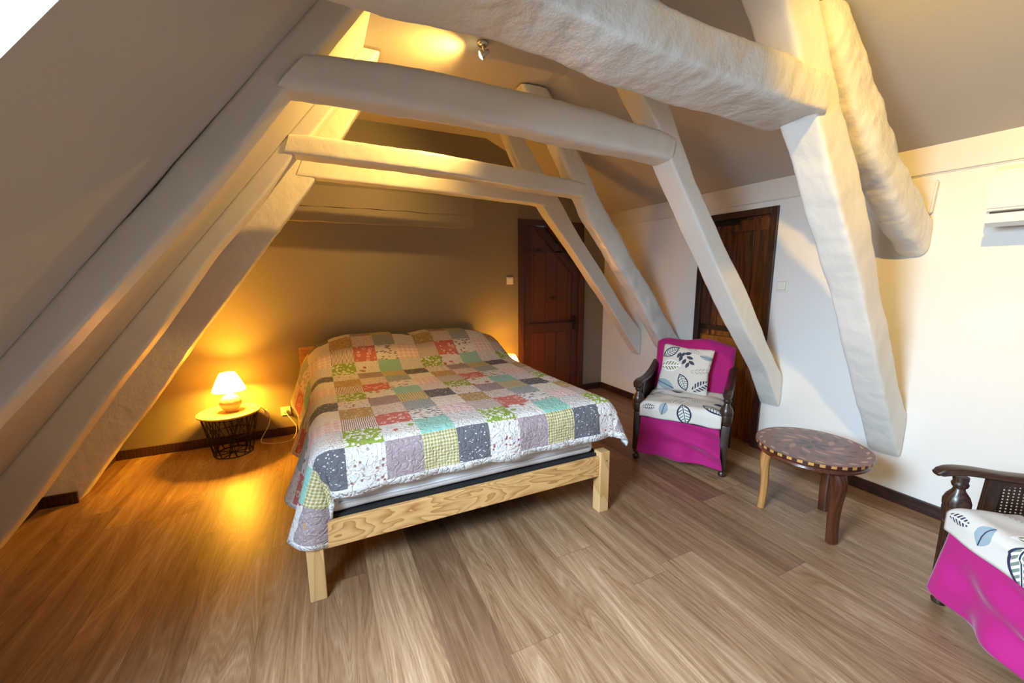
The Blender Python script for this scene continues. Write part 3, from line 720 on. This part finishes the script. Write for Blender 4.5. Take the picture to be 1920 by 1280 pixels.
# lamp cable and socket
def socket(x, z, label):
    t = thing('wall_socket', label, 'socket', (x, YB, z))
    bm = bmesh.new(); box(bm, -.041, .041, -.010, 0, -.041, .041, .004); obj('plate', bm, M['plastic'], t)
    bm = bmesh.new(); lathe(bm, [(.024, 0), (.024, .002), (.0215, .002), (.0205, -.006)], 32, cap=False); o = obj('recess', bm, M['plastic_lip'], t); o.rotation_euler = (pi/2, 0, 0); o.location = (0, -.010, 0)
    return t
socket(-.352, .238, 'cream wall socket with a plug in it, beside the bed')
ct = thing('lamp_cable', 'thin white lamp cable hanging from the socket to the basket table', 'cable', (-.352, YB-.02, .235))
def rel(p): return Vector(p)-Vector(ct.location)
bm = bmesh.new()
tube(bm, [rel(p) for p in spline([(-.352, YB-.032, .238), (-.33, YB-.06, .20), (-.27, 4.17, .09), (-.31, 4.10, .006), (-.42, 4.06, .005), (-.52, 4.10, .005), (-.56, 4.13, .03), (-.49, 4.17, .16), (-.48, 4.13, .27), (-.53, 4.08, .355), (-.56, 4.06, .378), (-.66, 4.04, .374)], 60)], .0032, 8)
obj('wire', bm, M['cord'], ct, True)
bm = bmesh.new(); lathe(bm, [(.017, 0), (.017, .014), (.009, .03), (.005, .034)], 20); o = obj('plug', bm, M['plastic'], ct, True); o.rotation_euler = (pi/2, 0, 0); o.location = rel((-.352, YB-.009, .238))
bm = bmesh.new(); box(bm, -.012, .012, -.035, .035, -.007, .007, .005, 3); o = obj('inline_switch', bm, M['cord'], ct, True); o.rotation_euler = (1.1, 0, .3); o.location = rel((-.495, 4.115, .285))

# light switches
def switch(loc, rz, label, w=.041):
    t = thing('light_switch', label, 'light switch', loc, rz, 'wall light switches')
    bm = bmesh.new(); box(bm, -w, w, -.010, 0, -w, w, .003); obj('plate', bm, M['plastic'], t)
    bm = bmesh.new(); box(bm, -w*.74, w*.74, -.0108, -.0095, -w*.72, w*.76); obj('seam', bm, M['plastic_lip'], t)
    bm = bmesh.new(); box(bm, -w*.68, w*.68, -.014, -.010, -w*.66, w*.70, .002); box(bm, -w*.5, w*.5, -.0145, -.0135, -w*.55, -w*.5); obj('rocker', bm, M['plastic'], t)
    return t
switch((2.012, YB, 1.437), 0, 'small cream light switch on the grey wall left of the dark door')
switch((XR, 2.012, 1.405), -pi/2, 'square white light switch on the white wall right of the brown door', .047)

# nail hole marks on the timbers and wall
# ------------------------------------------------------------------ ceiling spot
def spot(loc, d, label, seen=True):
    t = thing('ceiling_spotlight', label, 'spotlight', loc)
    d = Vector(d).normalized()
    bm = bmesh.new(); lathe(bm, [(.034, 0), (.036, -.006), (.033, -.018), (.012, -.024)], 32); bmesh.ops.recalc_face_normals(bm, faces=bm.faces[:]); obj('mount', bm, M['chrome'], t, True)
    bm = bmesh.new(); tube(bm, [(0, 0, -.02), (.008, 0, -.05)], .006); box(bm, -.004, .02, -.02, .02, -.062, -.045, .003); obj('arm', bm, M['chrome'], t)
    q = Vector((0, 0, 1)).rotation_difference(d); c0 = Vector((.008, 0, -.062))
    bm = bmesh.new(); lathe(bm, [(.010, -.035), (.014, -.012), (.022, .005), (.026, .022)], 24, cap=True); bmesh.ops.rotate(bm, verts=bm.verts, cent=(0, 0, 0), matrix=q.to_matrix()); bmesh.ops.translate(bm, verts=bm.verts, vec=c0); obj('head', bm, M['chrome'], t, True)
    bm = bmesh.new(); lathe(bm, [(.025, .022), (.024, .026), (.008, .034)], 24); bmesh.ops.rotate(bm, verts=bm.verts, cent=(0, 0, 0), matrix=q.to_matrix()); bmesh.ops.translate(bm, verts=bm.verts, vec=c0); obj('bulb', bm, M['halogen'], t, True)
    return Vector(loc)+c0+d*.045, d
SPOTC = (1.0, .56, .12)
p, d = spot((1.05, 2.60, ZC), (-.74, .46, -.42), 'small ceiling spotlight glowing between the first two tie beams')
lamp('spot_light', 'SPOT', p, 185, SPOTC, p+d, spot_size=radians(140), spot_blend=1.0, shadow_soft_size=.03)
p, d = spot((1.05, .32, ZC), (.90, .22, -.33), 'ceiling spotlight aimed at the air conditioner wall, in front of the thick tie beam')
lamp('spot_light', 'SPOT', p, 320, (1.0, .61, .12), p+d, spot_size=radians(84), spot_blend=1.0, shadow_soft_size=.03)

# ------------------------------------------------------------------ air conditioner
ac = thing('air_conditioner', 'cream wall-mounted air conditioner at the right edge of the photo', 'air conditioner', (XR, .5, 1.735))
bm = bmesh.new(); prism(bm, [(0, .02), (-.17, .0), (-.205, .02), (-.205, .065), (0, .065)], -.42, .40)
obj('body', bm, M['plastic'], ac)
bm = bmesh.new(); prism(bm, [(0, .075), (-.195, .075), (-.21, .085), (-.20, .27), (-.17, .30), (0, .30)], -.42, .40); bmesh.ops.bevel(bm, geom=[e for e in bm.edges if abs(e.verts[0].co.y-e.verts[1].co.y) > .3], offset=.008, segments=2, affect='EDGES'); obj('front_cover', bm, M['plastic'], ac)
bm = bmesh.new(); box(bm, -.19, 0, -.41, .392, .064, .076); obj('air_slot', bm, M['slot'], ac)
bm = bmesh.new(); box(bm, -.2075, -.20, -.35, .30, .024, .062, .002); box(bm, -.2065, -.2, .298, .3005, .022, .064, mi=0); obj('louvre', bm, M['plastic'], ac)

# ------------------------------------------------------------------ round table
tb = thing('round_table', 'low round table with inlaid brown top and three legs between the magenta armchairs', 'table', (2.625, 1.30, 0))
m, nt, b = material('marquetry_veneer'); v = nt.coord()
gr = nt.noise(nt.mapping(v, rot=(0, 0, .7), scale=(60, 8, 1)), 1, 4, .6)
c = nt.ramp(gr, [(.25, (.095, .036, .022)), (.75, (.21, .090, .056))])
for k in range(20):
    a = 360*k/20; c = nt.mix(1, c, c) if False else c
    mv = nt.mapping(v, (.262*cos(radians(a)), .262*sin(radians(a)), 0), (0, 0, radians(a+70)), (.026, .0075, 1), 'TEXTURE'); g = nt.new('ShaderNodeGroup'); g.node_tree = LEAF; nt.put(g.inputs[0], mv)
    c = nt.mix(nt.math('MULTIPLY', g.outputs[0], .85), c, (.48, .27, .16))
for rr, nn, L_, W_, cl in ((.05, 6, .042, .017, (.035, .012, .010)), (.125, 10, .045, .015, (.34, .16, .09)), (.19, 14, .034, .011, (.06, .02, .014))):
    for k in range(nn):
        a = 360*k/nn+15; mv = nt.mapping(v, (rr*cos(radians(a)), rr*sin(radians(a)), 0), (0, 0, radians(a+(0 if rr < .1 else 40))), (L_, W_, 1), 'TEXTURE'); g = nt.new('ShaderNodeGroup'); g.node_tree = LEAF; nt.put(g.inputs[0], mv)
        c = nt.mix(nt.math('MULTIPLY', g.outputs[0], .9), c, cl)
finish(nt, b, c, .28); b.inputs['Coat Weight'].default_value = .25; M['marq'] = m
M['check_l'] = wood('light_inlay', (.55, .30, .10), (.38, .18, .05), .3, (30, 30, 30)); M['check_d'] = wood('dark_inlay', (.05, .018, .012), (.03, .01, .006), .3, (30, 30, 30))
M['apron'] = wood('reddish_polished_wood', (.090, .026, .011), (.050, .014, .007), .28, (9, 9, 2), 2, 3, coat=.25)
M['window_lit'] = wood('window_lit_leg_wood', (.44, .20, .055), (.36, .155, .04), .35, (10, 10, 1.2), 3, 4, coat=.2)  # lighter copy of the leg wood: window reflection put into the colour
ZTB = .485; RTB = .292
bm = bmesh.new(); n = 144
rings = lathe(bm, [(.20, ZTB-.022), (RTB-.006, ZTB-.022), (RTB, ZTB-.019), (RTB, ZTB-.003), (RTB-.004, ZTB), (.002, ZTB)], n)
bm.faces.ensure_lookup_table()
for f in bm.faces:
    cz = f.calc_center_median(); r = hypot(cz.x, cz.y)
    if r > RTB-.007 and ZTB-.0195 < cz.z < ZTB-.002: f.material_index = 1 if int((atan2(cz.y, cz.x)+pi)/(2*pi)*n/2) % 2 else 2
    elif cz.z < ZTB-.01: f.material_index = 2
obj('tabletop', bm, [M['marq'], M['check_l'], M['check_d']], tb)
bm = bmesh.new(); lathe(bm, [(.24, ZTB-.062), (.272, ZTB-.060), (.279, ZTB-.052), (.272, ZTB-.046), (.268, ZTB-.038), (.276, ZTB-.030), (.284, ZTB-.0215), (.24, ZTB-.0215)], 96); obj('apron', bm, M['apron'], tb, True)
def cab_leg(fx, fy, mat, lab=None):
    bm = bmesh.new(); a = atan2(fy, fx); rf = hypot(fx, fy)
    prof = [(.425, rf-.035, .072, .062), (.40, rf-.022, .074, .064), (.36, rf-.008, .070, .062), (.31, rf-.004, .062, .056), (.24, rf-.010, .056, .048), (.15, rf-.014, .054, .045), (.06, rf-.010, .053, .044), (.015, rf-.006, .054, .045), (0, rf-.006, .053, .044)]
    rgs = []
    for z, r, w, dd in spline_prof(prof, 28):
        rg = []
        for k in range(20):
            th = 2*pi*k/20; x = math.copysign(abs(cos(th))**.55, cos(th))*dd/2; y = math.copysign(abs(sin(th))**.55, sin(th))*w/2
            if cos(th) > .2: x -= .0035*abs(sin(y/w*3*pi*1.5))      # two flutes down the face
            rr = r+x; rg.append(bm.verts.new((rr*cos(a)-y*sin(a), rr*sin(a)+y*cos(a), z)))
        rgs.append(rg)
    for A, B in zip(rgs, rgs[1:]):
        for k in range(20): bm.faces.new((A[k], A[(k+1) % 20], B[(k+1) % 20], B[k]))
    bm.faces.new(rgs[0]); bm.faces.new(rgs[-1]); bmesh.ops.recalc_face_normals(bm, faces=bm.faces[:])
    o = obj('leg', bm, mat, tb, True, lab); sharp(o, 50)
def spline_prof(prof, n):
    out = []
    A = spline([(p[0], p[1], 0) for p in prof], n); B = spline([(p[2], p[3], 0) for p in prof], n)
    return [(a.x, a.y, b2.x, b2.y) for a, b2 in zip(A, B)]
cab_leg(2.513-2.625, 1.505-1.30, M['window_lit'], 'leg with window glare put into its wood colour'); cab_leg(2.515-2.625, 1.087-1.30, M['apron']); cab_leg(2.845-2.625, 1.299-1.30, M['apron'])

# ------------------------------------------------------------------ armchairs
def ribbon(bm, pts, w, th, side=Vector((1, 0, 0)), n=40, wid=None):
    P = spline(pts, n); rings = []
    for i, q in enumerate(P):
        t_ = (P[min(i+1, n-1)]-P[max(i-1, 0)]).normalized(); u = t_.cross(side).normalized()
        f = i/(n-1); ww = w*(wid(f) if wid else 1)
        rg = []
        for k in range(16):
            a = 2*pi*k/16; x = math.copysign(abs(cos(a))**.6, cos(a))*ww/2; y = math.copysign(abs(sin(a))**.7, sin(a))*th/2*(1 if f > .04 else .6)
            rg.append(bm.verts.new(q+side*x+u*y))
        rings.append(rg)
    for A, B in zip(rings, rings[1:]):
        for k in range(16): bm.faces.new((A[k], A[(k+1) % 16], B[(k+1) % 16], B[k]))
    bm.faces.new(rings[0]); bm.faces.new(rings[-1]); bmesh.ops.recalc_face_normals(bm, faces=bm.faces[:])
def uv_plane(bm, fn):
    l = bm.loops.layers.uv.verify()
    for f in bm.faces:
        for lp in f.loops: lp[l].uv = fn(lp.vert.co)
def armchair(label):
    t = thing('armchair', label, 'armchair', group='magenta armchairs')
    HW = .318
    # front posts: bun foot, tapered lower post, turned baluster under the arm
    for s_ in (-1, 1):
        bm = bmesh.new(); x, y = s_*HW, .02
        prof = [(.014, 0), (.024, .006), (.027, .020), (.022, .036), (.014, .044), (.018, .052), (.026, .060), (.022, .072), (.024, .080)]
        lathe(bm, prof, 24, (x, y, 0))
        rg0 = .026
        box(bm, x-.026, x+.026, y-.026, y+.026, .080, .40, .004)
        lathe(bm, [(.026, .40), (.034, .412), (.042, .44), (.044, .475), (.042, .482), (.045, .488), (.046, .51), (.038, .535), (.022, .560), (.019, .572), (.026, .580), (.029, .592), (.024, .602), (.026, .612), (.026, .625)], 28, (x, y, 0))
        o = obj('leg', bm, M['chair_wood'], t, True); sharp(o, 35)
        bm = bmesh.new(); box(bm, x-.024, x+.024, .62, .67, 0, .56, .004); obj('leg', bm, M['chair_wood'], t)
        # arm
        bm = bmesh.new(); ribbon(bm, [(x, -.075, .632), (x, -.02, .650), (x, .05, .652), (x, .18, .640), (x, .32, .638), (x, .46, .652), (x, .58, .680), (x, .66, .705)], .068, .034, wid=lambda f: .55+.45*min(1, f/.12)-.18*max(0, f-.3))
        o = obj('arm', bm, M['chair_wood'], t, True); sharp(o, 50)
        # cane side panel in its frame
        bm = bmesh.new()
        prism(bm, [(.10, .40), (.145, .40), (.16, .63), (.115, .63)], x-.013, x+.013, 'yz'); prism(bm, [(.58, .40), (.62, .40), (.63, .70), (.59, .70)], x-.013, x+.013, 'yz')
        prism(bm, [(.14, .595), (.60, .63), (.60, .665), (.14, .63)], x-.012, x+.012, 'yz'); box(bm, x-.012, x+.012, .12, .60, .36, .41)
        o = obj('side_panel', bm, M['chair_wood'], t)
        bm = bmesh.new()
        for k in range(26):
            yy = .146+k*.0178; box(bm, x-.0022, x+.0022, yy, yy+.0085, .408, .603+(yy-.14)*.07)
        for k in range(14):
            z = .414+k*.0142; prism(bm, [(.145, z), (.598, z+.001), (.598, z+.008), (.145, z+.007)], x-.0026, x+.0026, 'yz')
        obj('cane_mesh', bm, M['chair_wood'], o)
    # seat rails and back frame
    bm = bmesh.new(); box(bm, -HW, HW, .01, .04, .30, .37); box(bm, -HW-.01, -HW+.02, .03, .64, .30, .37); box(bm, HW-.02, HW+.01, .03, .64, .30, .37); box(bm, -HW, HW, .62, .65, .30, .37)
    obj('seat_frame', bm, M['chair_wood'], t)
    # magenta cover over the back
    bm = bmesh.new(); nx, nz = 36, 30; F, Bk = [], []
    def bk(u, w, off):
        xx = -.325+.65*u; ztop = .905+.018*sin(pi*u)+.012*sin(u*11+.7)-.03*(abs(2*u-1)**6)
        z = .40+(ztop-.40)*w; lean = .56+.16*w
        wr = .006*noise.noise(Vector((u*7, w*7, off*40)))
        ed = min(1, min(u, 1-u)/.06, (1-w)/.06+.0); ed = sqrt(max(0, 1-(1-ed)**2)) if ed < 1 else 1
        yy = lean+ (off*(.25+.75*ed)) + wr
        xx *= 1-.05*(1-w)
        return Vector((xx, yy, z))
    for off, S in ((-.05, F), (.05, Bk)):
        for j in range(nz+1): S.append([bm.verts.new(bk(i/nx, j/nz, off)) for i in range(nx+1)])
    for S in (F, Bk):
        for j in range(nz):
            for i in range(nx): bm.faces.new((S[j][i], S[j][i+1], S[j+1][i+1], S[j+1][i]))
    for j in range(nz):
        for i in (0, nx): bm.faces.new((F[j][i], F[j+1][i], Bk[j+1][i], Bk[j][i]))
    for i in range(nx):
        for j in (0, nz): bm.faces.new((F[j][i], F[j][i+1], Bk[j][i+1], Bk[j][i]))
    bmesh.ops.recalc_face_normals(bm, faces=bm.faces[:]); obj('backrest', bm, M['magenta'], t, True)
    # magenta skirt at the front, gathered towards the lower corner
    bm = bmesh.new(); nx, nz = 60, 26; S = []
    for j in range(nz+1):
        w = j/nz; row = []
        for i in range(nx+1):
            u = i/nx; x = -.285+.57*u + (.050*(u-.25))*(w**1.3)
            z = .375-(.285+.02*u+.012*sin(u*6))*w
            fold = sin((u*7.5-w*2.2*u)*2.4+1.0)*.022*w + sin((u+w*.55)*15)*.014*w*u + .018*w*u
            swag = .034*sin((w*2.2-u*1.1)*5.5)*u*(1-abs(2*w-1)*.6)
            row.append(bm.verts.new((x, -.012-.022*w-fold-swag, z)))
        S.append(row)
    for j in range(nz):
        for i in range(nx): bm.faces.new((S[j][i], S[j+1][i], S[j+1][i+1], S[j][i+1]))
    o = obj('skirt', bm, M['magenta'], t, True); md = o.modifiers.new('cloth_thickness', 'SOLIDIFY'); md.thickness = .006; md.offset = -1
    # seat pad with leaf print, sagging over the front rail
    bm = bmesh.new(); nx, ny = 44, 52; T = []
    for j in range(ny+1):
        v_ = j/ny; row = []
        for i in range(nx+1):
            u = i/nx; x = -.292+.584*u; L_ = v_*.68
            drop = .105
            if L_ < drop-.02: y, z = -.030-.006*sin(u*9), .385+L_
            else:
                k = min(1, (L_-(drop-.02))/.07); a = k*pi/2
                y = -.030+.045*(1-cos(a))+max(0, L_-(drop-.02)-.07); z = .385+drop-.02+.045*sin(a)-.03*max(0, L_-.2)
            side = 1-abs(2*u-1)**8; z = z-.03*(1-side)*min(1, v_*4)
            z += .010*noise.noise(Vector((u*5, v_*6, 3)))+.006*sin(v_*26+u*3)*max(0, min(1, (v_-.3)*3))
            z += .02*(abs(2*u-1)**3)*max(0, v_-.45)
            row.append((Vector((x, y, z)), (.63+.62*u, .02+v_*.62)))
        T.append(row)
    V = [[bm.verts.new(q[0]) for q in row] for row in T]; l = bm.loops.layers.uv.verify()
    for j in range(ny):
        for i in range(nx):
            f = bm.faces.new((V[j][i], V[j][i+1], V[j+1][i+1], V[j+1][i]))
            for lp, (ii, jj) in zip(f.loops, ((i, j), (i+1, j), (i+1, j+1), (i, j+1))): lp[l].uv = T[jj][ii][1]
    o = obj('seat', bm, M['leaf'], t, True); md = o.modifiers.new('pad_thickness', 'SOLIDIFY'); md.thickness = .025; md.offset = -1
    return t
def copy_tree(o, parent=None):
    c_ = o.copy(); C.objects.link(c_)
    if parent: c_.parent = parent
    for ch in list(o.children): copy_tree(ch, c_)
    return c_
ch1 = armchair('magenta-covered armchair with a leaf-print cushion, between the bed and the round table')
ch1.location = (2.447, 2.137, 0); ch1.rotation_euler = (0, 0, radians(-56.8))
ch2 = copy_tree(ch1); ch2.location = (2.262, .402, 0); ch2.rotation_euler = (0, 0, radians(-128.5))
ch2['label'] = 'magenta-covered armchair with dark cane arm, cut off by the right edge of the photo'
# scatter cushion resting against the first chair's back
bm = bmesh.new(); n = 34; W2 = .205; sides = []
for sgn in (-1, 1):
    G2 = []
    for j in range(n+1):
        row = []
        for i in range(n+1):
            u, w = -1+2*i/n, -1+2*j/n
            th = .055*((1-u*u)*(1-w*w))**.42
            pinch = 1-.055*((1-abs(u))*abs(w)**3+(1-abs(w))*abs(u)**3)*1.4
            row.append(bm.verts.new((u*W2*pinch, sgn*th+.004*noise.noise(Vector((u*3, w*3, sgn))), w*W2*pinch)))
        G2.append(row)
    for j in range(n):
        for i in range(n): bm.faces.new((G2[j][i], G2[j][i+1], G2[j+1][i+1], G2[j+1][i]))
bmesh.ops.remove_doubles(bm, verts=bm.verts, dist=.0005)
bmesh.ops.recalc_face_normals(bm, faces=bm.faces[:]); uv_plane(bm, lambda c: (c.x+.215, c.z+.21))
cu = obj('scatter_cushion', bm, M['leaf'], smooth=True); tag(cu, 'square cream cushion with navy and green leaves leaning on the magenta backrest', 'cushion')
R1 = Matrix.Rotation(radians(-56.8), 4, 'Z')
cu.matrix_world = Matrix.Translation(Vector((2.447, 2.137, 0))) @ R1 @ Matrix.Translation(Vector((-.045, .475, .685))) @ Matrix.Rotation(radians(-17), 4, 'X') @ Matrix.Rotation(radians(4), 4, 'Y')
